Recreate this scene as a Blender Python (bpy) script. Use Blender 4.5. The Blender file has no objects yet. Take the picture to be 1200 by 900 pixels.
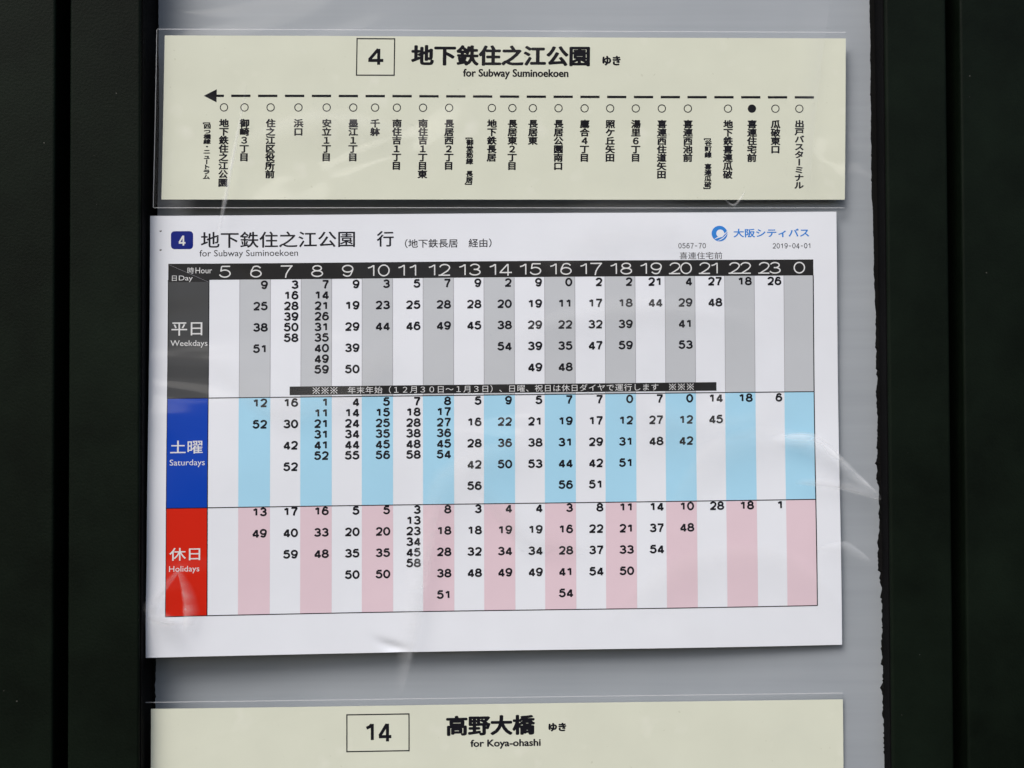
import bpy, math, random
from mathutils import Vector, Matrix
random.seed(4)
sc = bpy.context.scene
COL = sc.collection
MM = 0.001

# ------------------------------------------------------------------ camera
cam_d = bpy.data.cameras.new("camera")
cam = bpy.data.objects.new("camera", cam_d)
COL.objects.link(cam)
cam_d.sensor_width = 36.0
cam_d.lens = 45.0
cam_d.clip_start = 0.01
cam_d.clip_end = 200.0
right = Vector((0.9990977, -0.0423117, -0.0036710))
fwd = Vector((0.0423813, 0.9988686, 0.0215731))
up = Vector((0.0027540, -0.0217092, 0.9997605))
cam.matrix_world = Matrix(((right.x, up.x, -fwd.x, 0.0), (right.y, up.y, -fwd.y, -0.56),
                           (right.z, up.z, -fwd.z, 0.0), (0, 0, 0, 1)))
sc.camera = cam

# ------------------------------------------------------------------ light
SUN_AZ = math.radians(213)         # bearing of the sun, clockwise from +Y: behind the photographer, to the left
SUN_EL = math.radians(46)
world = bpy.data.worlds.new("World")
sc.world = world
world.use_nodes = True
nt = world.node_tree
sky = nt.nodes.new("ShaderNodeTexSky")
sky.sky_type = 'NISHITA'
sky.sun_disc = False
sky.sun_elevation = SUN_EL
sky.sun_rotation = SUN_AZ
sky.air_density = 1.0
sky.dust_density = 3.5
sky.ozone_density = 0.6
bg = nt.nodes["Background"]
bg.inputs[1].default_value = 0.10
nt.links.new(sky.outputs[0], bg.inputs[0])
sun_d = bpy.data.lights.new("sun", 'SUN')
sun_d.energy = 1.5
sun_d.angle = math.radians(36)
sun_d.color = (1.0, 0.99, 0.97)
sun = bpy.data.objects.new("sun", sun_d)
COL.objects.link(sun)
to_sun = Vector((math.sin(SUN_AZ) * math.cos(SUN_EL), math.cos(SUN_AZ) * math.cos(SUN_EL), math.sin(SUN_EL)))
sun.rotation_euler = to_sun.to_track_quat('Z', 'Y').to_euler()
sun.location = to_sun * 3
sc.view_settings.view_transform = 'Standard'
sc.view_settings.look = 'None'
sc.view_settings.gamma = 1.0
sc.view_settings.exposure = 0.40
sc.view_settings.use_curve_mapping = False


# ------------------------------------------------------------------ materials
def new_mat(name):
    m = bpy.data.materials.new(name)
    m.use_nodes = True
    return m, m.node_tree, m.node_tree.nodes["Principled BSDF"]


def film_normal(t):
    """Slow waves of the soft clear film over the sheets: noise in world space, stretched sideways."""
    geo = t.nodes.new("ShaderNodeNewGeometry")
    mp = t.nodes.new("ShaderNodeMapping")
    mp.inputs["Scale"].default_value = (6.0, 6.0, 13.0)
    mp.inputs["Rotation"].default_value = (0, 0.35, 0)
    n1 = t.nodes.new("ShaderNodeTexNoise")
    n1.inputs["Scale"].default_value = 1.0
    n1.inputs["Detail"].default_value = 1.5
    n1.inputs["Distortion"].default_value = 1.2
    b = t.nodes.new("ShaderNodeBump")
    b.inputs["Strength"].default_value = 1.0
    b.inputs["Distance"].default_value = 0.03
    t.links.new(geo.outputs["Position"], mp.inputs["Vector"])
    t.links.new(mp.outputs["Vector"], n1.inputs["Vector"])
    t.links.new(n1.outputs["Fac"], b.inputs["Height"])
    return b


def print_mat(name, col, rough=0.6, coat=0.16, mottle=0.04, waves=True, blotch=False):
    """Printed paper seen through clear film."""
    m, t, p = new_mat(name)
    geo = t.nodes.new("ShaderNodeNewGeometry")
    n = t.nodes.new("ShaderNodeTexNoise")
    n.inputs["Scale"].default_value = 45.0
    n.inputs["Detail"].default_value = 6.0
    mix = t.nodes.new("ShaderNodeMix")
    mix.data_type = 'RGBA'
    mix.inputs[6].default_value = (*[c * (1 - mottle) for c in col], 1)
    mix.inputs[7].default_value = (*[min(1, c * (1 + mottle)) for c in col], 1)
    t.links.new(geo.outputs["Position"], n.inputs["Vector"])
    t.links.new(n.outputs["Fac"], mix.inputs[0])
    t.links.new(mix.outputs[2], p.inputs["Base Color"])
    if blotch:                                     # pale blotches and small specks of wear
        n4 = t.nodes.new("ShaderNodeTexNoise")
        n4.inputs["Scale"].default_value = 70.0
        n4.inputs["Detail"].default_value = 2.0
        r4 = t.nodes.new("ShaderNodeMapRange")
        r4.inputs[1].default_value = 0.60
        r4.inputs[2].default_value = 0.78
        r4.inputs[3].default_value = 0.0
        r4.inputs[4].default_value = 0.5
        n5 = t.nodes.new("ShaderNodeTexNoise")
        n5.inputs["Scale"].default_value = 420.0
        n5.inputs["Detail"].default_value = 1.0
        r5 = t.nodes.new("ShaderNodeMapRange")
        r5.inputs[1].default_value = 0.74
        r5.inputs[2].default_value = 0.80
        r5.inputs[3].default_value = 0.0
        r5.inputs[4].default_value = 0.35
        ma = t.nodes.new("ShaderNodeMix")
        ma.data_type = 'RGBA'
        ma.inputs[7].default_value = (0.80, 0.81, 0.72, 1)
        mb_ = t.nodes.new("ShaderNodeMix")
        mb_.data_type = 'RGBA'
        mb_.inputs[7].default_value = (0.45, 0.46, 0.34, 1)
        for q in (n4, n5):
            t.links.new(geo.outputs["Position"], q.inputs["Vector"])
        t.links.new(n4.outputs["Fac"], r4.inputs[0])
        t.links.new(n5.outputs["Fac"], r5.inputs[0])
        t.links.new(r4.outputs[0], ma.inputs[0])
        t.links.new(mix.outputs[2], ma.inputs[6])
        t.links.new(ma.outputs[2], mb_.inputs[6])
        t.links.new(r5.outputs[0], mb_.inputs[0])
        t.links.new(mb_.outputs[2], p.inputs["Base Color"])
    p.inputs["Roughness"].default_value = rough
    p.inputs["Specular IOR Level"].default_value = 0.08
    p.inputs["Coat Weight"].default_value = coat
    p.inputs["Coat Roughness"].default_value = 0.12
    p.inputs["Coat IOR"].default_value = 1.5
    if waves:
        b = film_normal(t)
        t.links.new(b.outputs["Normal"], p.inputs["Coat Normal"])
    return m


M = {}
M['white_paper'] = print_mat("white_paper", (0.78, 0.81, 0.87))
M['cream_card'] = print_mat("cream_card", (0.69, 0.715, 0.598), mottle=0.06, blotch=True)
M['black_ink'] = print_mat("black_ink", (0.009, 0.009, 0.013), mottle=0.2)
M['title_ink'] = print_mat("title_ink", (0.016, 0.016, 0.022), mottle=0.2)
M['band_black'] = print_mat("band_black", (0.022, 0.022, 0.023), mottle=0.1)
M['band_grey'] = print_mat("band_grey", (0.066, 0.069, 0.072), mottle=0.05)
M['stripe_grey'] = print_mat("stripe_grey", (0.53, 0.555, 0.59))
M['rule_grey'] = print_mat("rule_grey", (0.36, 0.36, 0.40))
M['stripe_blue'] = print_mat("stripe_blue", (0.385, 0.68, 0.87))
M['stripe_pink'] = print_mat("stripe_pink", (0.735, 0.575, 0.64))
M['deep_blue'] = print_mat("deep_blue", (0.002, 0.050, 0.42))
M['badge_blue'] = print_mat("badge_blue", (0.005, 0.015, 0.20))
M['red'] = print_mat("red", (0.61, 0.018, 0.006))
M['logo_blue'] = print_mat("logo_blue", (0.03, 0.22, 0.66))
M['white_ink'] = print_mat("white_ink", (0.70, 0.71, 0.72))
M['hole_grey'] = print_mat("hole_grey", (0.10, 0.10, 0.10))


def panel_mat():
    m, t, p = new_mat("grey_backing_board")
    geo = t.nodes.new("ShaderNodeNewGeometry")
    mp = t.nodes.new("ShaderNodeMapping")
    mp.inputs["Scale"].default_value = (8, 8, 260)
    n = t.nodes.new("ShaderNodeTexNoise")
    n.inputs["Scale"].default_value = 1.0
    n.inputs["Detail"].default_value = 5
    n2 = t.nodes.new("ShaderNodeTexNoise")
    n2.inputs["Scale"].default_value = 14
    n2.inputs["Detail"].default_value = 3
    r = t.nodes.new("ShaderNodeValToRGB")
    r.color_ramp.elements[0].position = 0.3
    r.color_ramp.elements[1].position = 0.7
    r.color_ramp.elements[0].color = (0.283, 0.313, 0.347, 1)
    r.color_ramp.elements[1].color = (0.350, 0.380, 0.416, 1)
    add = t.nodes.new("ShaderNodeMath")
    add.operation = 'MULTIPLY_ADD'
    add.inputs[1].default_value = 0.35
    t.links.new(geo.outputs["Position"], mp.inputs["Vector"])
    t.links.new(mp.outputs["Vector"], n.inputs["Vector"])
    t.links.new(geo.outputs["Position"], n2.inputs["Vector"])
    t.links.new(n.outputs["Fac"], add.inputs[0])
    sc2 = t.nodes.new("ShaderNodeMath")
    sc2.operation = 'MULTIPLY'
    sc2.inputs[1].default_value = 0.65
    t.links.new(n2.outputs["Fac"], sc2.inputs[0])
    t.links.new(sc2.outputs[0], add.inputs[2])
    t.links.new(add.outputs[0], r.inputs["Fac"])
    t.links.new(r.outputs["Color"], p.inputs["Base Color"])
    p.inputs["Roughness"].default_value = 0.5
    p.inputs["Coat Weight"].default_value = 0.10
    p.inputs["Coat Roughness"].default_value = 0.12
    b = film_normal(t)
    t.links.new(b.outputs["Normal"], p.inputs["Coat Normal"])
    return m


def paint_mat(name, col, rough=0.45):
    m, t, p = new_mat(name)
    geo = t.nodes.new("ShaderNodeNewGeometry")
    n = t.nodes.new("ShaderNodeTexNoise")
    n.inputs["Scale"].default_value = 18
    n.inputs["Detail"].default_value = 8
    n.inputs["Roughness"].default_value = 0.65
    r = t.nodes.new("ShaderNodeValToRGB")
    r.color_ramp.elements[0].position = 0.3
    r.color_ramp.elements[1].position = 0.75
    r.color_ramp.elements[0].color = (*[c * 0.55 for c in col], 1)
    r.color_ramp.elements[1].color = (*[c * 1.6 for c in col], 1)
    n3 = t.nodes.new("ShaderNodeTexNoise")
    n3.inputs["Scale"].default_value = 900
    n3.inputs["Detail"].default_value = 2
    b = t.nodes.new("ShaderNodeBump")
    b.inputs["Strength"].default_value = 0.25
    b.inputs["Distance"].default_value = 0.0004
    t.links.new(geo.outputs["Position"], n.inputs["Vector"])
    t.links.new(geo.outputs["Position"], n3.inputs["Vector"])
    t.links.new(n.outputs["Fac"], r.inputs["Fac"])
    t.links.new(r.outputs["Color"], p.inputs["Base Color"])
    t.links.new(n3.outputs["Fac"], b.inputs["Height"])
    t.links.new(b.outputs["Normal"], p.inputs["Normal"])
    p.inputs["Roughness"].default_value = rough
    p.inputs["Specular IOR Level"].default_value = 0.07
    return m


def film_mat(name, milk, gloss_rough=0.12, tint=(0.9, 0.92, 0.95), glare=False, ior=1.5):
    """Clear vinyl: mostly see-through, Fresnel gloss and a milky scatter that paints glare on the folds."""
    m, t, p = new_mat(name)
    t.nodes.remove(p)
    out = t.nodes["Material Output"]
    tr = t.nodes.new("ShaderNodeBsdfTransparent")
    di = t.nodes.new("ShaderNodeBsdfDiffuse")
    di.inputs["Color"].default_value = (*tint, 1)
    gl = t.nodes.new("ShaderNodeBsdfGlossy")
    gl.inputs["Roughness"].default_value = gloss_rough
    gl.inputs["Color"].default_value = (1, 1, 1, 1)
    fr = t.nodes.new("ShaderNodeFresnel")
    fr.inputs["IOR"].default_value = ior
    m1 = t.nodes.new("ShaderNodeMixShader")
    m1.inputs[0].default_value = milk
    if glare:                                       # glints and reflections painted in milky white, strongest along the ridge
        at = t.nodes.new("ShaderNodeAttribute")
        at.attribute_name = "glare_mask"
        mu = t.nodes.new("ShaderNodeMath")
        mu.operation = 'MULTIPLY'
        mu.inputs[1].default_value = milk
        geo = t.nodes.new("ShaderNodeNewGeometry")
        mp = t.nodes.new("ShaderNodeMapping")
        mp.inputs["Rotation"].default_value = (0, 0.3, 0)
        mp.inputs["Scale"].default_value = (30, 30, 150)
        nz = t.nodes.new("ShaderNodeTexNoise")
        nz.inputs["Scale"].default_value = 1.0
        nz.inputs["Detail"].default_value = 3.0
        nz.inputs["Distortion"].default_value = 0.8
        mr = t.nodes.new("ShaderNodeMapRange")
        mr.inputs[1].default_value = 0.25
        mr.inputs[2].default_value = 0.72
        mr.inputs[3].default_value = 0.35
        mr.inputs[4].default_value = 1.25
        t.links.new(geo.outputs["Position"], mp.inputs["Vector"])
        t.links.new(mp.outputs["Vector"], nz.inputs["Vector"])
        t.links.new(nz.outputs["Fac"], mr.inputs[0])
        m0 = t.nodes.new("ShaderNodeMath")
        m0.operation = 'MULTIPLY'
        t.links.new(at.outputs["Fac"], m0.inputs[0])
        t.links.new(mr.outputs[0], m0.inputs[1])
        t.links.new(m0.outputs[0], mu.inputs[0])
        t.links.new(mu.outputs[0], m1.inputs[0])
    m2 = t.nodes.new("ShaderNodeMixShader")
    t.links.new(tr.outputs[0], m1.inputs[1])
    t.links.new(di.outputs[0], m1.inputs[2])
    if glare:
        mf = t.nodes.new("ShaderNodeMath")
        mf.operation = 'MULTIPLY'
        t.links.new(fr.outputs[0], mf.inputs[0])
        t.links.new(at.outputs["Fac"], mf.inputs[1])
        t.links.new(mf.outputs[0], m2.inputs[0])
    else:
        t.links.new(fr.outputs[0], m2.inputs[0])
    t.links.new(m1.outputs[0], m2.inputs[1])
    t.links.new(gl.outputs[0], m2.inputs[2])
    t.links.new(m2.outputs[0], out.inputs[0])
    return m


M['panel'] = panel_mat()
M['green_paint'] = paint_mat("dark_green_paint", (0.0042, 0.0074, 0.0046))
M['black_rubber'] = paint_mat("black_rubber", (0.0025, 0.0025, 0.003), 0.8)
M['black_sealant'] = paint_mat("black_sealant", (0.004, 0.004, 0.004), 0.85)
M['film'] = film_mat("clear_film", 0.0, ior=1.22)
M['film_glint'] = film_mat("crease_glint_film", 0.36, 0.4, glare=True)  # milky white paints the glint along a crease
M['film_faint_glint'] = film_mat("faint_crease_glint_film", 0.22, 0.4, glare=True)
M['film_glare'] = film_mat("soft_glare_film", 0.05, 0.35, (0.93, 0.91, 0.87), glare=True)  # warm milky tint paints broad reflections on the film
M['film_faint_glare'] = film_mat("faint_glare_film", 0.045, 0.35, (0.95, 0.92, 0.87), glare=True)
M['film_edge'] = film_mat("cut_film_edge", 0.42, 0.2)
M['chip'] = paint_mat("bare_metal_chip", (0.10, 0.10, 0.09), 0.5)
M['rust'] = paint_mat("rust_spot", (0.045, 0.010, 0.006), 0.8)


# ------------------------------------------------------------------ mesh helpers
class MB:
    """Collects faces, then links them as ONE mesh object."""

    def __init__(s):
        s.v, s.f, s.mi, s.mats = [], [], [], []

    def mat(s, m):
        if m not in s.mats:
            s.mats.append(m)
        return s.mats.index(m)

    def add(s, verts, faces, m):
        k = len(s.v)
        i = s.mat(m)
        s.v += [tuple(a) for a in verts]
        s.f += [tuple(k + q for q in f) for f in faces]
        s.mi += [i] * len(faces)

    def build(s, name, parent=None, smooth=False):
        me = bpy.data.meshes.new(name)
        me.from_pydata(s.v, [], s.f)
        for m in s.mats:
            me.materials.append(M[m])
        me.polygons.foreach_set("material_index", s.mi)
        if smooth:
            me.polygons.foreach_set("use_smooth", [len(f) == 4 and abs(me.polygons[i].normal.y) > 0.7 for i, f in enumerate(s.f)] if smooth == 'front' else [True] * len(s.f))
        if smooth == 'front':
            me.set_sharp_from_angle(angle=math.radians(40))
        me.update()
        o = bpy.data.objects.new(name, me)
        COL.objects.link(o)
        if parent:
            o.parent = parent
            o.matrix_parent_inverse = parent.matrix_world.inverted()
        return o


def empty(name, loc, label, cat, group=None):
    o = bpy.data.objects.new(name, None)
    COL.objects.link(o)
    o.location = loc
    o.empty_display_size = 0.02
    o.matrix_world = Matrix.Translation(loc)
    o['label'] = label
    o['category'] = cat
    if group:
        o['group'] = group
    return o


def add_box(mb, x0, x1, y0, y1, z0, z1, m, bev=0.0):
    """Upright box, its long edges rounded by bev (all in metres)."""
    if bev <= 0:
        prof = [(x0, y0), (x1, y0), (x1, y1), (x0, y1)]
    else:
        prof = []
        for cx, cy, a0 in ((x0 + bev, y0 + bev, 180), (x1 - bev, y0 + bev, 270), (x1 - bev, y1 - bev, 0), (x0 + bev, y1 - bev, 90)):
            for k in range(5):
                a = math.radians(a0 + k * 22.5)
                prof.append((cx + bev * math.cos(a), cy + bev * math.sin(a)))
    n = len(prof)
    vs = [(x, y, z0) for x, y in prof] + [(x, y, z1) for x, y in prof]
    fs = [(i, (i + 1) % n, n + (i + 1) % n, n + i) for i in range(n)]
    fs += [tuple(range(n - 1, -1, -1)), tuple(range(n, 2 * n))]
    mb.add(vs, fs, m)


class Sheet:
    """A flat printed sheet: local millimetre-like units, u rightwards and v downwards, laid on the board between its four corners."""

    def __init__(s, corners, W, H, y=0.0, bulge=None, lean=0.0):
        s.c = [Vector((a, 0, b)) * MM for a, b in corners]
        s.W, s.H, s.y, s.lean = W, H, y, lean
        s.bulge = bulge or (lambda x, z: 0.0)

    def at(s, u, v, layer=0.0):
        a, b = u / s.W, v / s.H
        a -= s.lean / s.W * 4 * a * (1 - a)         # print is spaced a touch tighter on the left
        p = (s.c[0] * (1 - a) + s.c[1] * a) * (1 - b) + (s.c[3] * (1 - a) + s.c[2] * a) * b
        return Vector((p.x, s.y - s.bulge(p.x / MM, p.z / MM) * MM - layer * 3e-5, p.z))

    def rect(s, mb, u0, v0, u1, v1, m, layer=1.0, step=4.0):
        nu = max(1, int(abs(u1 - u0) / step + 0.99))
        nv = max(1, int(abs(v1 - v0) / step + 0.99))
        vs = [s.at(u0 + (u1 - u0) * i / nu, v0 + (v1 - v0) * j / nv, layer) for j in range(nv + 1) for i in range(nu + 1)]
        w = nu + 1
        fs = [(j * w + i, (j + 1) * w + i, (j + 1) * w + i + 1, j * w + i + 1) for j in range(nv) for i in range(nu)]
        mb.add(vs, fs, m)

    def poly(s, mb, pts, m, layer=1.0):
        mb.add([s.at(u, v, layer) for u, v in pts], [tuple(range(len(pts)))], m)

    def ring(s, mb, cu, cv, r0, r1, m, layer=1.0, n=32, a0=0.0, a1=360.0):
        vs, fs = [], []
        for i in range(n + 1):
            a = math.radians(a0 + (a1 - a0) * i / n)
            vs += [s.at(cu + r0 * math.cos(a), cv + r0 * math.sin(a), layer), s.at(cu + r1 * math.cos(a), cv + r1 * math.sin(a), layer)]
        fs = [(2 * i, 2 * i + 1, 2 * i + 3, 2 * i + 2) for i in range(n)]
        mb.add(vs, fs, m)

    def stroke(s, mb, pts, w, m, layer=1.0, closed=False):
        """A line of constant width with mitred corners."""
        n = len(pts)
        vs = []
        for i in range(n):
            p = Vector(pts[i])
            a = Vector(pts[i - 1]) if (i or closed) else None
            b = Vector(pts[(i + 1) % n]) if (i < n - 1 or closed) else None
            d1 = (p - a).normalized() if a is not None else None
            d2 = (b - p).normalized() if b is not None else None
            d1 = d1 or d2
            d2 = d2 or d1
            t = (d1 + d2)
            t = t.normalized() if t.length > 1e-6 else d1
            nrm = Vector((-t.y, t.x))
            k = 1 / max(0.32, nrm.dot(Vector((-d1.y, d1.x))))
            q = nrm * (w / 2 * k)
            vs += [s.at(p.x + q.x, p.y + q.y, layer), s.at(p.x - q.x, p.y - q.y, layer)]
        r = n if closed else n - 1
        mb.add(vs, [(2 * i, 2 * i + 1, 2 * ((i + 1) % n) + 1, 2 * ((i + 1) % n)) for i in range(r)], m)


def card(mb, sh, W, H, m, step=8.0, thick=0.4, bulge_edge=True):
    """The sheet itself, with a back and edges."""
    nu, nv = int(W / step) + 1, int(H / step) + 1
    w = nu + 1
    front = [sh.at(W * i / nu, H * j / nv) for j in range(nv + 1) for i in range(nu + 1)]
    back = [p + Vector((0, thick * MM, 0)) for p in front]
    k = len(front)
    fs = []
    for j in range(nv):
        for i in range(nu):
            a, b, c, d = j * w + i, (j + 1) * w + i, (j + 1) * w + i + 1, j * w + i + 1
            fs += [(a, b, c, d), (k + d, k + c, k + b, k + a)]
    rim = [i for i in range(w)] + [j * w + nu for j in range(1, nv + 1)] + [nv * w + i for i in range(nu - 1, -1, -1)] + [j * w for j in range(nv - 1, 0, -1)]
    for a, b in zip(rim, rim[1:] + rim[:1]):
        fs.append((a, b, k + b, k + a))
    mb.add(front + back, fs, m)


# ------------------------------------------------------------------ lettering
_cache = {}


def glyphs(text):
    """Outline lettering of Blender's own font as (points, faces), size 1."""
    if text not in _cache:
        c = bpy.data.curves.new("lettering", 'FONT')
        c.body = text
        c.size = 1.0
        c.resolution_u = 3
        o = bpy.data.objects.new("lettering", c)
        COL.objects.link(o)
        dg = bpy.context.evaluated_depsgraph_get()
        ev = o.evaluated_get(dg)
        me = ev.to_mesh()
        pts = [(v.co.x, v.co.y) for v in me.vertices]
        fs = [tuple(p.vertices) for p in me.polygons]
        ev.to_mesh_clear()
        bpy.data.objects.remove(o)
        bpy.data.curves.remove(c)
        _cache[text] = (pts, fs)
    return _cache[text]


def shifts(bold):
    if bold <= 0:
        return [(0, 0)]
    d = bold * 0.7
    return [(0, 0), (bold, 0), (-bold, 0), (0, d), (0, -d), (d, d * .7), (-d, d * .7), (d, -d * .7), (-d, -d * .7)]


def text_fit(sh, mb, text, u0, u1, v0, v1, m, bold=0.0, layer=1.0):
    """Text whose inked outline fills the box u0..u1, v0 (top)..v1 (bottom)."""
    pts, fs = glyphs(text)
    xa, xb = min(p[0] for p in pts), max(p[0] for p in pts)
    ya, yb = min(p[1] for p in pts), max(p[1] for p in pts)
    u0, u1, v0, v1 = u0 + bold, u1 - bold, v0 + bold * .7, v1 - bold * .7
    for k, (du, dv) in enumerate(shifts(bold)):
        mb.add([sh.at(u0 + (x - xa) / (xb - xa) * (u1 - u0) + du, v1 - (y - ya) / (yb - ya) * (v1 - v0) + dv, layer + k * 0.08) for x, y in pts], fs, m)


TURN = set("ー[]（）～〜")


def text_cell(sh, mb, ch, uc, vc, w, h, m, bold=0.0, layer=1.0, turn=False):
    """One full-width character in a cell centred on uc, vc."""
    if ch in " 　":
        return
    pts, fs = glyphs(ch)
    if ch.isascii():
        xa, xb = min(p[0] for p in pts), max(p[0] for p in pts)
        cx, cy = (xa + xb) / 2, 0.36
    else:
        cx, cy = 0.5, 0.38
    for k, (du, dv) in enumerate(shifts(bold)):
        q = []
        for x, y in pts:
            x, y = x - cx, y - cy
            if turn:
                x, y = y, -x
            q.append(sh.at(uc + x * w + du, vc - y * h + dv, layer + k * 0.08))
        mb.add(q, fs, m)


def text_column(sh, mb, text, uc, v0, pitch, w, m, bold=0.0):
    for i, ch in enumerate(text):
        k = 0.38 if ch == "[" else (-0.38 if ch == "]" else 0.0)
        text_cell(sh, mb, ch, uc, v0 + pitch * (i + 0.5 + k), w, pitch * 1.02, m, bold, 1.0, ch in TURN)


def ell(cx, cy, rx, ry, a0, a1, n=18):
    return [(cx + rx * math.cos(math.radians(a0 + (a1 - a0) * i / n)), cy + ry * math.sin(math.radians(a0 + (a1 - a0) * i / n))) for i in range(n + 1)]


def digit_paths(d):
    """Centre lines of a plain grotesque figure in a 1 x 1 box, y up; True marks a closed line."""
    if d == '0': return [(ell(.5, .5, .5, .5, 0, 345, 23), True)]
    if d == '1': return [([(.62, 1), (.62, 0)], False), ([(.08, .74), (.36, .82), (.57, .96)], False)]
    if d == '2': return [(ell(.50, .71, .46, .29, 172, -22, 16) + [(.78, .42), (.46, .22), (.12, .02)], False), ([(-.08, 0), (1, 0)], False)]
    if d == '3': return [(ell(.47, .755, .42, .245, 165, -80, 14) + [(.36, .52)], False), ([(.36, .52)] + ell(.47, .26, .5, .26, 85, -165, 16), False)]
    if d == '4': return [([(.74, 1.0), (.74, -.10)], False), ([(-.06, .20), (1.1, .20)], False), ([(.02, .25), (.37, .62), (.70, .97)], False)]
    if d == '5': return [(ell(.46, .33, .5, .33, 138, -165, 20), False), ([(.17, 1.0), (.09, .52)], False), ([(.17, 1), (.96, 1)], False)]
    if d == '6': return [(ell(.5, .31, .48, .31, 0, 345, 23), True), ([(.93, .83)] + ell(.54, .74, .38, .26, 50, 140, 8) + [(.07, .55), (.02, .36)], False)]
    if d == '7': return [([(-.05, 1), (1.06, 1)], False), ([(.97, .97), (.64, .55), (.47, .25), (.40, -.1)], False)]
    if d == '8': return [(ell(.5, .765, .40, .235, 0, 345, 21), True), (ell(.5, .265, .5, .265, 0, 345, 21), True)]
    if d == '9': return [([(1 - x, 1 - y) for x, y in p], c) for p, c in digit_paths('6')]
    if d == '-': return [([(.1, .45), (.9, .45)], False)]


def number(sh, mb, s, ur, vc, w, h, adv, sw, m, align='r', layer=1.0):
    """Figures of height h whose right edge (or centre) is at ur; sw is the stroke width."""
    tot = adv * (len(s) - 1) + w
    x0 = ur - tot if align == 'r' else ur - tot / 2
    for i, ch in enumerate(s):
        u0 = x0 + adv * i
        for k, (p, c) in enumerate(digit_paths(ch)):
            sh.stroke(mb, [(u0 + sw / 2 + x * (w - sw), vc + h / 2 - sw / 2 - y * (h - sw)) for x, y in p], sw, m, layer + 0.1 * k, c)


# ------------------------------------------------------------------ the sign cabinet
def panel_y(x, z):
    """The backing board leans: it sits deepest at its upper left."""
    return 0.0114 + (z - 0.18) * (0.0045 / 0.34) - (x - 0.03) * (0.0132 / 0.32)


cab = empty("sign_cabinet", (0, 0.02, -0.30), "dark green bus stop sign frame with a pale grey board behind the papers", "sign board")
ZB, ZT = -0.30, 0.32
mb = MB()
mb.add([(-0.150, panel_y(-0.150, ZB), ZB), (0.215, panel_y(0.215, ZB), ZB), (0.215, panel_y(0.215, ZT), ZT), (-0.150, panel_y(-0.150, ZT), ZT),
        (-0.150, 0.0290, ZB), (0.215, 0.0290, ZB), (0.215, 0.0290, ZT), (-0.150, 0.0290, ZT)],
       [(0, 1, 2, 3), (4, 7, 6, 5), (0, 3, 7, 4), (1, 5, 6, 2), (0, 4, 5, 1), (3, 2, 6, 7)], 'panel')
mb.build("backing_board", cab)
YF = -0.0088
for x0, x1, yf in ((-0.300, -0.1712, YF), (-0.1652, -0.1352, YF), (0.1880, 0.2153, YF), (0.2213, 0.350, YF)):
    mb = MB()
    add_box(mb, x0, x1, yf, 0.0315, ZB, ZT, 'green_paint', 0.0012)
    if abs(x1 + 0.1352) < 1e-6:                    # the black lining of the recess
        add_box(mb, x1 - 0.0004, x1 + 0.0005, yf + 0.0016, 0.0285, ZB, ZT, 'black_rubber')
    if abs(x0 - 0.1880) < 1e-6:
        add_box(mb, x0 - 0.0005, x0 + 0.0004, yf + 0.0016, 0.0285, ZB, ZT, 'black_rubber')
    post = mb.build("frame_post", cab)
    for k in range(3):                             # small chips and dust on the paint
        mb = MB()
        x, z, r = random.uniform(max(x0, -0.2) + .003, min(x1, 0.25) - .003), random.uniform(-.15, .17), random.uniform(.00012, .00032)
        mb.add([(x + r * math.cos(a) * random.uniform(.6, 1.3), yf - 0.00004, z + r * math.sin(a) * random.uniform(.5, 1.2)) for a in [q * 1.05 for q in range(6)]], [(0, 1, 2, 3, 4, 5)], 'chip')
        mb.build("paint_chip", post)
for x0, x1 in ((-0.1722, -0.1642), (0.2143, 0.2223)):
    mb = MB()
    add_box(mb, x0, x1, 0.0215, 0.0300, ZB + .001, ZT - .001, 'black_rubber')
    mb.build("gap_lining", cab)


def sealant(xin, xout_fn, name):
    """A ragged bead of black sealant in the corner where the board meets the frame."""
    mb = MB()
    n = 720
    vs, fs = [], []
    for i in range(n + 1):
        z = ZB + (ZT - ZB) * i / n
        x = xout_fn(z, i)
        y = panel_y(x, z)
        s = 1 if xin > x else -1
        vs += [(xin, y - 0.0011, z), (x + 0.0009 * s, y - 0.0007, z), (x, y + 0.0001, z)]
    for i in range(n):
        for q in range(2):
            a = i * 3 + q
            fs.append((a, a + 1, a + 4, a + 3))
    mb.add(vs, fs, 'black_sealant')
    return mb.build(name, cab)


def rag(seed, base, amp, sign):
    rnd = random.Random(seed)
    state = [0.0, 0.0]

    def f(z, i):
        rough = amp * (0.25 + 0.9 * max(0.0, min(1.0, (0.10 - z) / 0.2)))
        state[0] = state[0] * 0.86 + rnd.uniform(-1, 1) * rough * 0.36
        state[1] = state[1] * 0.45 + (rnd.uniform(0.4, 1.0) * rough * 1.1 if rnd.random() < 0.05 else 0)
        return base(z) + sign * (state[0] + state[1])
    return f


sealant(0.1877, rag(7, lambda z: 0.1871 - 0.0019 * max(0, min(1.2, (z + 0.16) / 0.34)) + 0.0003 * math.sin(z * 46), 0.0010, -1), "sealant_bead")
sealant(-0.1349, rag(3, lambda z: -0.1336 + 0.0003 * math.sin(z * 60), 0.0005, 1), "sealant_bead")

# ------------------------------------------------------------------ route strips
STRIP_GROUP = "cream route strips on the grey board"


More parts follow.
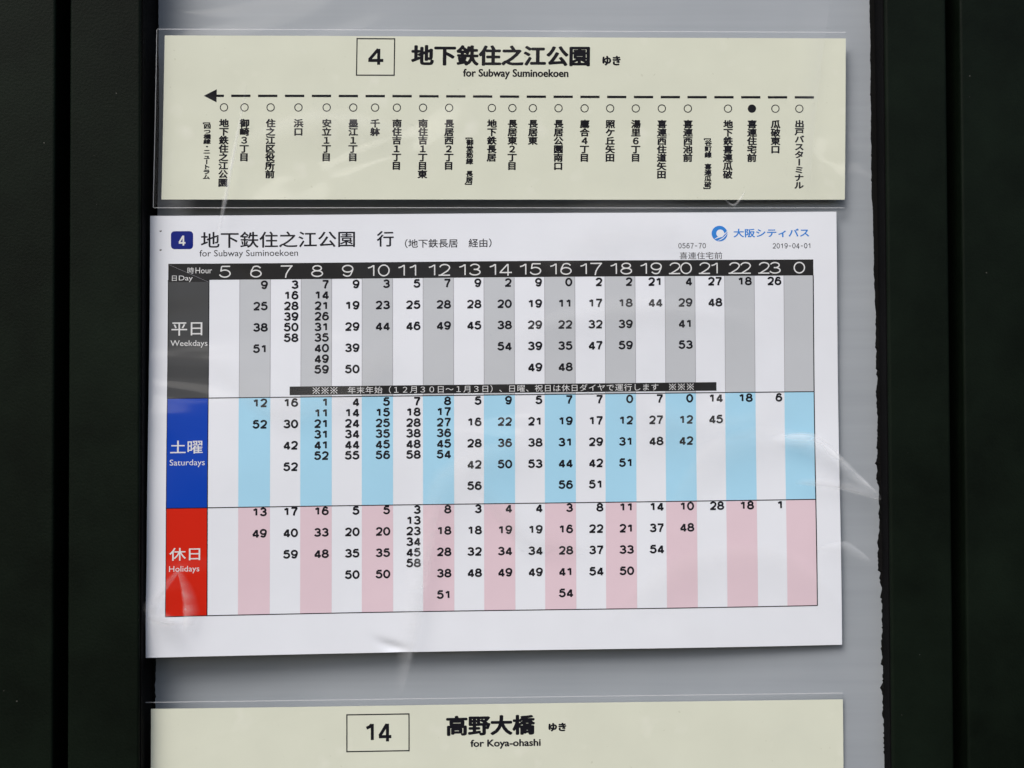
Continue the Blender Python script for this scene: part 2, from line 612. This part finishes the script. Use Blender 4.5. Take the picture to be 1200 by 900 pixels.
def strip(corners, H, lean, label, number_text, box, num_wh, title, title_box, yuki_box, roman, roman_box):
    sh = Sheet(corners, 798, H, 0.0, lambda x, z: 0.25 * math.sin(x / 38.0 + z / 50) + 0.2 * math.sin(z / 21.0 + x / 90), lean)
    r = empty("route_strip", ((corners[2][0] + corners[3][0]) / 2 * MM, 0, corners[2][1] * MM), label, "route strip", STRIP_GROUP)
    mb = MB()
    card(mb, sh, 798, H, 'cream_card', 5.0, 0.5)
    mb.build("strip_card", r, "front")
    # clear laminate that stands out round the card
    mb = MB()
    L, T, R_, B = -9, -7, 798, H + 9
    o = [(L, T), (R_, T), (R_, B), (L, B)]
    for (u0, v0, u1, v1) in ((L, T, R_, 0.6), (L, H - 0.6, R_, B), (L, 0.6, 0.6, H - 0.6)):
        sh.rect(mb, u0, v0, u1, v1, 'film', -8.0, 12)
    lam = mb.build("laminate_border", r)
    mb = MB()
    lw = 0.9
    sh.rect(mb, L, T - lw, R_, T, 'film_edge', -7.0, 12)
    sh.rect(mb, L, B, R_, B + lw, 'film_edge', -7.0, 12)
    sh.rect(mb, L - lw, T, L, B, 'film_edge', -7.0, 12)
    mb.build("laminate_edge", lam)
    # boxed route number
    mb = MB()
    u0, v0, u1, v1 = box
    sh.stroke(mb, [(u0, v0), (u1, v0), (u1, v1), (u0, v1)], 1.3, 'black_ink', 2.0, True)
    fr = mb.build("number_frame", r)
    mb = MB()
    w, h, adv = num_wh
    number(sh, mb, number_text, (u0 + u1) / 2, (v0 + v1) / 2 - 1, w, h, adv, 3.6, 'black_ink', 'c')
    mb.build("route_number", fr)
    mb = MB()
    text_fit(sh, mb, title, *title_box, 'black_ink', 1.12)
    mb.build("destination_lettering", r)
    mb = MB()
    text_fit(sh, mb, "ゆき", *yuki_box, 'black_ink', 0.7)
    mb.build("suffix_lettering", r)
    mb = MB()
    text_fit(sh, mb, roman, *roman_box, 'black_ink', 0.42)
    mb.build("romanised_lettering", r)
    return r, sh


S1 = [(-127.09, 164.38), (173.11, 165.62), (172.05, 93.6), (-128.4, 92.7)]
r1, s1 = strip(S1, 190, 3.8, "whole cream route strip numbered 4 with a dashed line of stops above the timetable", "4",
               (225, 3.0, 269, 45.5), (18.8, 20.5, 0), "地下鉄住之江公園", (288.5, 498, 9.8, 34), (512.5, 534, 21.5, 33), "for Subway Suminoekoen", (349.5, 473, 37.5, 49.6))
mb = MB()
s1.poly(mb, [(47, 69.8), (62, 62.2), (62, 77.4)], 'black_ink')
s1.rect(mb, 62, 68.4, 70.5, 71.2, 'black_ink', 1.05)
for k in range(22):
    u = 79 + k * (738.3 - 79) / 21
    s1.rect(mb, u, 68.4, u + 22.6, 71.2, 'black_ink', 1.0)
mb.build("route_line", r1)
stops = [(263, "地下鉄住之江公園"), (287, "御崎３丁目"), (317.5, "住之江区役所前"), (350, "浜口"), (383, "安立１丁目"), (414, "墨江１丁目"), (439.5, "千躰"),
         (465, "南住吉１丁目"), (495.5, "南住吉１丁目東"), (526, "長居西２丁目"), (576, "地下鉄長居"), (600, "長居東２丁目"), (624, "長居東"), (654, "長居公園南口"),
         (684.5, "鷹合４丁目"), (714.5, "照ケ丘矢田"), (744.5, "湯里６丁目"), (775, "喜連西住道矢田"), (805.5, "喜連西池前"), (852.5, "地下鉄喜連瓜破"),
         (880.5, "喜連住宅前"), (908, "瓜破東口"), (936, "出戸バスターミナル")]
for px, name in stops:
    u = px - 193 + 0.8
    mb = MB()
    if name == "喜連住宅前":
        s1.ring(mb, u, 83.2, 0.0, 4.9, 'black_ink', 1.0, 24)
    else:
        s1.ring(mb, u, 83.2, 3.75, 4.85, 'black_ink', 1.0, 28)
    o = mb.build("stop_marker", r1)
    if name == "喜連住宅前":
        o['label'] = "solid black stop marker"
    mb = MB()
    text_column(s1, mb, name, u + 0.4, 96.5, 9.85 if len(name) < 9 else 9.0, 11.3, 'black_ink', 0.52)
    mb.build("stop_name", r1)
for u, v, p, w, t in ((51.8, 96.5, 5.85, 8.6, "[四つ橋線・ニュートラム"), (358.6, 112.5, 7.3, 8.4, "[御堂筋線　長居]"), (637.6, 113.0, 6.95, 8.4, "[谷町線　喜連瓜破]")):
    mb = MB()
    text_column(s1, mb, t, u, v, p, w, 'black_ink', 0.42)
    mb.build("transfer_note", r1)

S2 = [(-132.35, -127.46), (168.99, -127.22), (168.99, -199.2), (-132.35, -199.5)]
# local units of the lower strip: 798 across, 190 down; photo offset -> units through its own width
k2 = 798 / 810.6


def b2(x0, x1, y0, y1):
    f = lambda x, y: (y - (831 - 11.5 * (x - 176.8) / 810.6)) * k2
    xm = (x0 + x1) / 2
    return ((x0 - 176.8) * k2, (x1 - 176.8) * k2, f(xm, y0), f(xm, y1))


bx = b2(406.4, 479.2, 837, 879.5)
r2, s2 = strip(S2, 190, 4.5, "cream route strip numbered 14, cut off at the bottom below the timetable", "14",
               (bx[0], bx[2], bx[1], bx[3]), (16.0, 22.0, 16.0), "高野大橋", b2(522.6, 627, 838, 861.5), b2(642.5, 663.5, 847, 857), "for Koya-ohashi", b2(551, 633.5, 866, 877))

# ------------------------------------------------------------------ the timetable
def paper_bulge(x, z):
    b = 0.95 * math.sin(x / 42.0 + z / 75.0) + 0.42 * math.sin(z / 23.0 - x / 61.0 + 1.0)
    # little dog-eared ripple on the lower edge
    t = (x + 29.0) * 0.88 - (z + 103.0) * 0.47
    n = (x + 29.0) * 0.30 + (z + 102.0) * 0.95
    b += -1.2 * math.exp(-(t / 6.5) ** 2 - ((n - 0.012 * t * t) / 1.7) ** 2)
    # corners lift slightly
    b += 1.2 * math.exp(-((x + 134) / 14) ** 2 - ((z + 90) / 18) ** 2)
    return b + 0.6


PAPER = [(-133.15, 85.51), (168.16, 88.26), (168.68, -103.07), (-134.15, -105.13)]
GRID = [(-125.41, 64.73), (157.63, 66.97), (157.8, -85.72), (-125.82, -87.64)]
ps = Sheet(PAPER, 808, 512, 0.0, paper_bulge)
ts = Sheet(GRID, 756, 409, 0.0, paper_bulge)
hs = Sheet(GRID, 756, 409, 0.0, paper_bulge, 4.0)           # heading and notice lines
tt = empty("bus_timetable", (0.017, 0, -0.105), "large white printed timetable with grey, blue and pink columns, between the two cream strips", "timetable")
mb = MB()
card(mb, ps, 808, 512, 'white_paper', 4.0, 0.15)
mb.build("paper_sheet", tt, "front")

mb = MB()                                                   # rounded blue badge
pts = []
for cu, cv, a0 in ((7.2, -33.8, 180), (24.8, -33.8, 270), (24.8, -21.2, 0), (7.2, -21.2, 90)):
    pts += [(cu + 4.2 * math.cos(math.radians(a0 + 18 * k)), cv + 4.2 * math.sin(math.radians(a0 + 18 * k))) for k in range(6)]
hs.poly(mb, pts, 'badge_blue')
badge = mb.build("route_badge", tt)
mb = MB()
number(hs, mb, "4", 16, -27.5, 8.6, 12.5, 0, 1.9, 'white_ink', 'c', 2.0)
mb.build("badge_number", badge)
mb = MB()
text_fit(hs, mb, "地下鉄住之江公園", 38, 219, -37, -18.2, 'title_ink', 0.3)
text_fit(hs, mb, "行", 244.5, 264.5, -36.6, -18.2, 'title_ink', 0.3)
mb.build("title_lettering", tt)
mb = MB()
text_fit(hs, mb, "（地下鉄長居　経由）", 277.5, 379, -26.8, -16.4, 'title_ink', 0.12)
mb.build("via_lettering", tt)
mb = MB()
text_fit(hs, mb, "for Subway Suminoekoen", 36.5, 152, -15.8, -6.0, 'title_ink', 0.0)
mb.build("romanised_lettering", tt)

mb = MB()                                                   # operator's roundel
eu, ev = 646.2, -31.3
hs.ring(mb, eu, ev, 0.0, 9.3, 'logo_blue', 1.0, 40)
emb = mb.build("operator_emblem", tt)
mb = MB()
hs.ring(mb, eu + 0.9, ev - 0.2, 0.0, 4.7, 'white_paper', 2.0, 28)


def swoosh(pts, layer):
    vs = []
    for u, v, w in pts:
        vs += [hs.at(eu + u, ev + v - w / 2, layer), hs.at(eu + u, ev + v + w / 2, layer)]
    mb.add(vs, [(2 * i, 2 * i + 1, 2 * i + 3, 2 * i + 2) for i in range(len(pts) - 1)], 'white_paper')


swoosh([(-6.2, 6.8, .3), (-3.5, 5.2, 1.2), (0, 4.0, 1.5), (3.5, 2.4, 1.5), (6.5, 0.0, 1.3), (9.6, -3.2, .9)], 2.15)
swoosh([(-2.5, 8.6, .3), (1, 7.2, 1.1), (4.5, 5.0, 1.3), (7.2, 2.2, 1.1), (9.8, -1.2, .8)], 2.3)
mb.build("emblem_swoosh", emb)
mb = MB()
text_fit(hs, mb, "大阪シティバス", 662.6, 751.5, -37, -26.6, 'logo_blue', 0.3)
mb.build("operator_name", tt)
mb = MB()
number(hs, mb, "0567-70", 630, -17.0, 3.9, 6.3, 4.75, 0.75, 'title_ink')
mb.build("form_number", tt)
mb = MB()
number(hs, mb, "2019-04-01", 753.8, -16.4, 3.9, 6.3, 4.6, 0.75, 'title_ink')
mb.build("issue_date", tt)
mb = MB()
text_fit(hs, mb, "喜連住宅前", 599, 649, -9.5, -1.0, 'title_ink', 0.0)
mb.build("stop_lettering", tt)
for v in (-38.5, -16.5):                                    # staple holes in the left margin
    mb = MB()
    ts.poly(mb, [(-10.4, v), (-7.6, v - .5), (-7.8, v + .9), (-9.4, v + 1.5)], 'hole_grey')
    mb.build("staple_hole", tt)

# table geometry
UL = 46.7
CW = (756 - UL) / 20
V0, V1, V2, V3, V4 = 0.0, 19.0, 157.0, 284.3, 409.0
HOURS = [str(h) for h in range(5, 24)] + ["0"]
mb = MB()
ts.rect(mb, 0, V0, UL, V1 + 2.4, 'band_black', 1.4)
ts.rect(mb, UL, V0, 756, V1, 'band_black', 1.4)
band = mb.build("hour_band", tt)
mb = MB()
for k, h in enumerate(HOURS):
    number(ts, mb, h, UL + CW * (k + .5) + 0.9, 9.7, 13.8, 14.0, 13.2, 1.45, 'white_ink', 'c', 2.2)
mb.build("hour_numeral", band)
mb = MB()
text_fit(ts, mb, "時", 22, 29.5, 4.3, 11.8, 'white_ink', 0.0, 2.2)
text_fit(ts, mb, "Hour", 31.2, 50.3, 4.6, 11.4, 'white_ink', 0.0, 2.2)
text_fit(ts, mb, "日", 4.3, 9.6, 13.9, 20.2, 'white_ink', 0.0, 2.2)
text_fit(ts, mb, "Day", 12.2, 28, 13.9, 21.4, 'white_ink', 0.0, 2.2)
ts.stroke(mb, [(0.5, 1.0), (46, 21.5)], 0.22, 'rule_grey', 2.0)
mb.build("corner_lettering", band)

WK = {6: "9 25 38 51", 7: "3 16 28 39 50 58", 8: "7 14 21 26 31 35 40 49 59", 9: "9 19 29 39 50", 10: "3 23 44", 11: "5 25 46", 12: "7 28 49", 13: "9 28 45",
      14: "2 20 38 54", 15: "9 19 29 39 49", 16: "0 11 22 35 48", 17: "2 17 32 47", 18: "2 18 39 59", 19: "21 44", 20: "4 29 41 53", 21: "27 48", 22: "18", 23: "26"}
SA = {6: "12 52", 7: "16 30 42 52", 8: "1 11 21 31 41 52", 9: "4 14 24 34 44 55", 10: "5 15 25 35 45 56", 11: "7 18 28 38 48 58", 12: "8 17 27 36 45 54",
      13: "5 16 28 42 56", 14: "9 22 36 50", 15: "5 21 38 53", 16: "7 19 31 44 56", 17: "7 17 29 42 51", 18: "0 12 31 51", 19: "7 27 48", 20: "0 12 42", 21: "14 45", 22: "18", 23: "6"}
HO = {6: "13 49", 7: "17 40 59", 8: "16 33 48", 9: "5 20 35 50", 10: "5 20 35 50", 11: "3 13 23 34 45 58", 12: "8 18 28 38 51", 13: "3 18 32 48", 14: "4 19 34 49",
      15: "4 19 34 49", 16: "3 16 28 41 54", 17: "8 22 37 54", 18: "11 21 33 50", 19: "14 37 54", 20: "10 48", 21: "28", 22: "18", 23: "1"}
for va, vb, times, stripe, lab, jp, en, jbox, ebox, vt, what in (
        (V1, V2, WK, 'stripe_grey', 'band_grey', "平日", "Weekdays", (4, 39.3, 68.5, 84), (3, 45.3, 89.5, 98.2), 25.3, "grey striped weekday rows"),
        (V2, V3, SA, 'stripe_blue', 'deep_blue', "土曜", "Saturdays", (4, 41, 206, 221.3), (3.5, 43.5, 228, 237), 163.3, "light blue striped Saturday rows"),
        (V3, V4, HO, 'stripe_pink', 'red', "休日", "Holidays", (4, 38.8, 330, 344.8), (3.7, 37.8, 351, 359.6), 290.0, "pink striped holiday rows")):
    mb = MB()
    for k in range(20):
        if k % 2 == 1 :
            ts.rect(mb, UL + CW * k, va, UL + CW * (k + 1), vb, stripe, 1.0)
            for e in (k, k + 1):
                ts.rect(mb, UL + CW * e - .35, va, UL + CW * e + .35, vb, 'rule_grey' if stripe == 'stripe_grey' else stripe, 1.3)
    ts.rect(mb, UL, vb - 0.55, 756, vb + 0.55, 'black_ink', 1.6)
    ts.rect(mb, 755.2, va, 756.4, vb, 'black_ink', 1.5)
    sec = mb.build("day_section", tt)
    sec['label'] = what
    mb = MB()
    ts.rect(mb, 0, va + (2.4 if va == V1 else 0), UL, vb, lab, 1.2)
    ts.rect(mb, UL - .5, va, UL + .5, vb, 'black_ink', 1.7)
    ts.rect(mb, -.4, va, .4, vb, 'black_ink', 1.7)
    ts.rect(mb, 0, vb - 0.5, UL, vb + 0.5, 'black_ink', 1.7)
    mb.build("day_label", sec)
    mb = MB()
    text_fit(ts, mb, jp, *jbox, 'white_ink', 0.16, 2.2)
    text_fit(ts, mb, en, *ebox, 'white_ink', 0.0, 2.2)
    mb.build("day_lettering", sec)
    mb = MB()
    for k, h in enumerate(HOURS):
        ls = times.get(int(h), "").split() if h != "0" else []
        pitch = 12.45 if len(ls) > 5 else 24.9
        for i, s in enumerate(ls):
            number(ts, mb, s, UL + CW * (k + 1) - 2.9, vt + pitch * i, 8.4, 10.3, 8.75, 2.2, 'black_ink', 'r', 2.0)
    mb.build("departure_time", sec)
mb = MB()
hs.rect(mb, 142.7, 144.6, 641, 154.7, 'band_black', 1.8)
nb = mb.build("notice_bar", tt)
mb = MB()
note = "※※※　年末年始（１２月３０日～１月３日）、日曜、祝日は休日ダイヤで運行します　※※※"
for i, ch in enumerate(note):
    if ch == "※":
        uc, vc = 168.5 + 447.0 / 43 * (i + .5), 149.65
        for q, (a, b) in enumerate(((-1, -1), (-1, 1))):
            hs.stroke(mb, [(uc + 3.9 * a, vc + 3.6 * b), (uc - 3.9 * a, vc - 3.6 * b)], 0.75, 'white_ink', 2.6 + q * .1)
        for a, b in ((0, 3), (0, -3), (3.3, 0), (-3.3, 0)):
            hs.ring(mb, uc + a, vc + b, 0.0, 0.75, 'white_ink', 2.6, 8)
        continue
    text_cell(hs, mb, ch, 168.5 + 447.0 / 43 * (i + .5), 149.65, 10.0, 8.9, 'white_ink', 0.0, 2.6)
mb.build("notice_lettering", nb)

# ------------------------------------------------------------------ folds of the clear film, with painted glare, in front of the sheets
film = empty("clear_film", (0.05, -0.004, -0.10), "creased see-through vinyl film in ribbons, with glints and glare over the papers painted in", "film")


def glare_fold(path, widths, arch, m, ridge=0.0, fade=0.25, y=-0.0045):
    """A fold of film with painted glare: an arched ribbon along a smooth path (millimetres on the board)."""
    P = [Vector((a, b)) for a, b in path]
    pts, ws = [], []
    n = len(P)
    for i in range(n - 1):
        p0, p1, p2, p3 = P[max(i - 1, 0)], P[i], P[i + 1], P[min(i + 2, n - 1)]
        for k in range(12):
            t = k / 12
            pts.append(0.5 * ((2 * p1) + (p2 - p0) * t + (2 * p0 - 5 * p1 + 4 * p2 - p3) * t * t + (3 * p1 - p0 - 3 * p2 + p3) * t ** 3))
            ws.append(widths[i] * (1 - t) + widths[i + 1] * t)
    pts.append(P[-1])
    ws.append(widths[-1])
    mb = MB()
    vs, fs, wh = [], [], []
    K = 12
    for i, p in enumerate(pts):
        d = (pts[min(i + 1, len(pts) - 1)] - pts[max(i - 1, 0)]).normalized()
        nrm = Vector((-d.y, d.x))
        for k in range(K + 1):
            s = k / K * 2 - 1
            q = p + nrm * (s * ws[i] / 2)
            h = arch * 0.3 * ws[i] * (1 - s * s) ** 2
            vs.append((q.x * MM, y - (h + 1.4) * MM, q.y * MM))
            e = i / (len(pts) - 1)
            lo, hi = (s - ridge) / (-1 - ridge), (s - ridge) / (1 - ridge)
            f = max(0.0, 1 - max(lo, hi))
            wh.append(f ** 1.4 * min(1.0, e / fade, (1 - e) / fade))  # painted glare, fading towards the rims and ends
    for i in range(len(pts) - 1):
        for k in range(K):
            a = i * (K + 1) + k
            fs.append((a, a + 1, a + K + 2, a + K + 1))
    mb.add(vs, fs, m)
    o = mb.build("film_glare_fold", film, True)
    at = o.data.attributes.new("glare_mask", 'FLOAT', 'POINT')
    at.data.foreach_set("value", wh)
    return o


glare_fold([(-90.5, 142.0), (-96.81, 109.1), (-99.9, 92.0), (-103.6, 72.5)], [0.8, 2.6, 2.8, 1.6], 0.45, 'film_glint', 0.3)
glare_fold([(136.0, -13.6), (153.9, -15.5), (169.0, -27.0), (185.2, -38.6)], [4.0, 12.5, 9.0, 1.2], 0.25, 'film_glint', 0.75, 0.18)
glare_fold([(147.0, -31.0), (165.1, -31.8), (176.6, -35.2), (185.2, -39.0)], [2.5, 6.5, 5.0, 0.9], 0.3, 'film_glint', -0.6, 0.12)
glare_fold([(-8.7, -35.1), (-17.4, -69.5), (-21.9, -97.2), (-26.2, -123.3)], [4.0, 13.0, 10.0, 4.0], 0.18, 'film_faint_glint', 0.5)
glare_fold([(-118.3, -65.9), (-127.7, -77.0), (-132.8, -85.3)], [1.0, 5.0, 9.0], 0.3, 'film_faint_glint', 0.6, 0.15)
glare_fold([(-119.3, -66.9), (-115.5, -76.0), (-114.0, -85.2), (-116.5, -94.0)], [1.4, 6.2, 8.0, 2.5], 0.3, 'film_faint_glint', -0.7, 0.15)
glare_fold([(-132.8, -86.2), (-124.0, -88.6), (-112.0, -89.5)], [5.0, 5.6, 2.8], 0.3, 'film_faint_glint', -0.5)
glare_fold([(157.2, -60.6), (168.7, -60.4), (180.2, -66.8)], [2.0, 7.5, 2.6], 0.3, 'film_faint_glint', 0.7)
glare_fold([(117.0, 92.4), (121.0, 90.0), (124.5, 93.5), (126.0, 96.5)], [0.6, 1.8, 1.2, 0.5], 0.4, 'film_glint')
glare_fold([(15.0, 30.0), (55.0, 39.0), (88.0, 42.5), (139.0, 39.0)], [8.0, 22.4, 20.8, 4.8], 0.12, 'film_glare', 0.5, 0.3, -0.0040)  # from here mostly broad reflection patches, painted as milky ribbons
glare_fold([(36.0, 62.0), (58.0, 80.0), (90.0, 83.0), (118.0, 73.0)], [16.0, 32.0, 28.8, 12.8], 0.10, 'film_faint_glare', -0.4, 0.3, -0.0038)
glare_fold([(-14.0, -62.0), (-2.5, -35.0), (15.0, -21.5), (40.0, -13.5)], [9.6, 25.6, 19.2, 4.8], 0.12, 'film_glare', 0.7, 0.3, -0.0042)
glare_fold([(95.0, -45.5), (114.0, -24.5), (137.0, -16.5), (156.0, -14.0)], [9.6, 25.6, 22.4, 6.4], 0.12, 'film_glare', 0.75, 0.3, -0.0036)
glare_fold([(8.0, -28.0), (31.0, -51.5), (61.5, -59.0)], [4.8, 19.2, 4.8], 0.12, 'film_glare', -0.6, 0.3, -0.0034)
glare_fold([(158.0, 184.0), (152.0, 140.0), (150.0, 95.0)], [16.0, 15.0, 10.0], 0.06, 'film_faint_glare', 0.85, 0.2, -0.0040)
glare_fold([(60.0, 20.0), (84.0, -8.0), (120.0, -12.0), (150.0, 6.0)], [8.0, 30.0, 30.0, 10.0], 0.05, 'film_faint_glare', 0.5, 0.35, -0.0037)
glare_fold([(-110.0, 30.0), (-80.0, 8.0), (-50.0, 14.0), (-20.0, 40.0)], [8.0, 26.0, 26.0, 8.0], 0.05, 'film_faint_glare', -0.6, 0.35, -0.0037)
glare_fold([(66.0, -96.0), (98.0, -74.0), (136.0, -70.0), (166.0, -88.0)], [8.0, 26.0, 24.0, 8.0], 0.05, 'film_faint_glare', 0.6, 0.35, -0.0039)
glare_fold([(-100.0, 112.0), (-60.0, 124.0), (-10.0, 118.0)], [6.0, 20.0, 6.0], 0.05, 'film_faint_glare', 0.5, 0.35, -0.0041)
glare_fold([(-133.0, -82.0), (-126.0, -92.0), (-116.0, -100.0)], [6.0, 15.0, 6.0], 0.12, 'film_faint_glint', 0.3, 0.35, -0.0040)
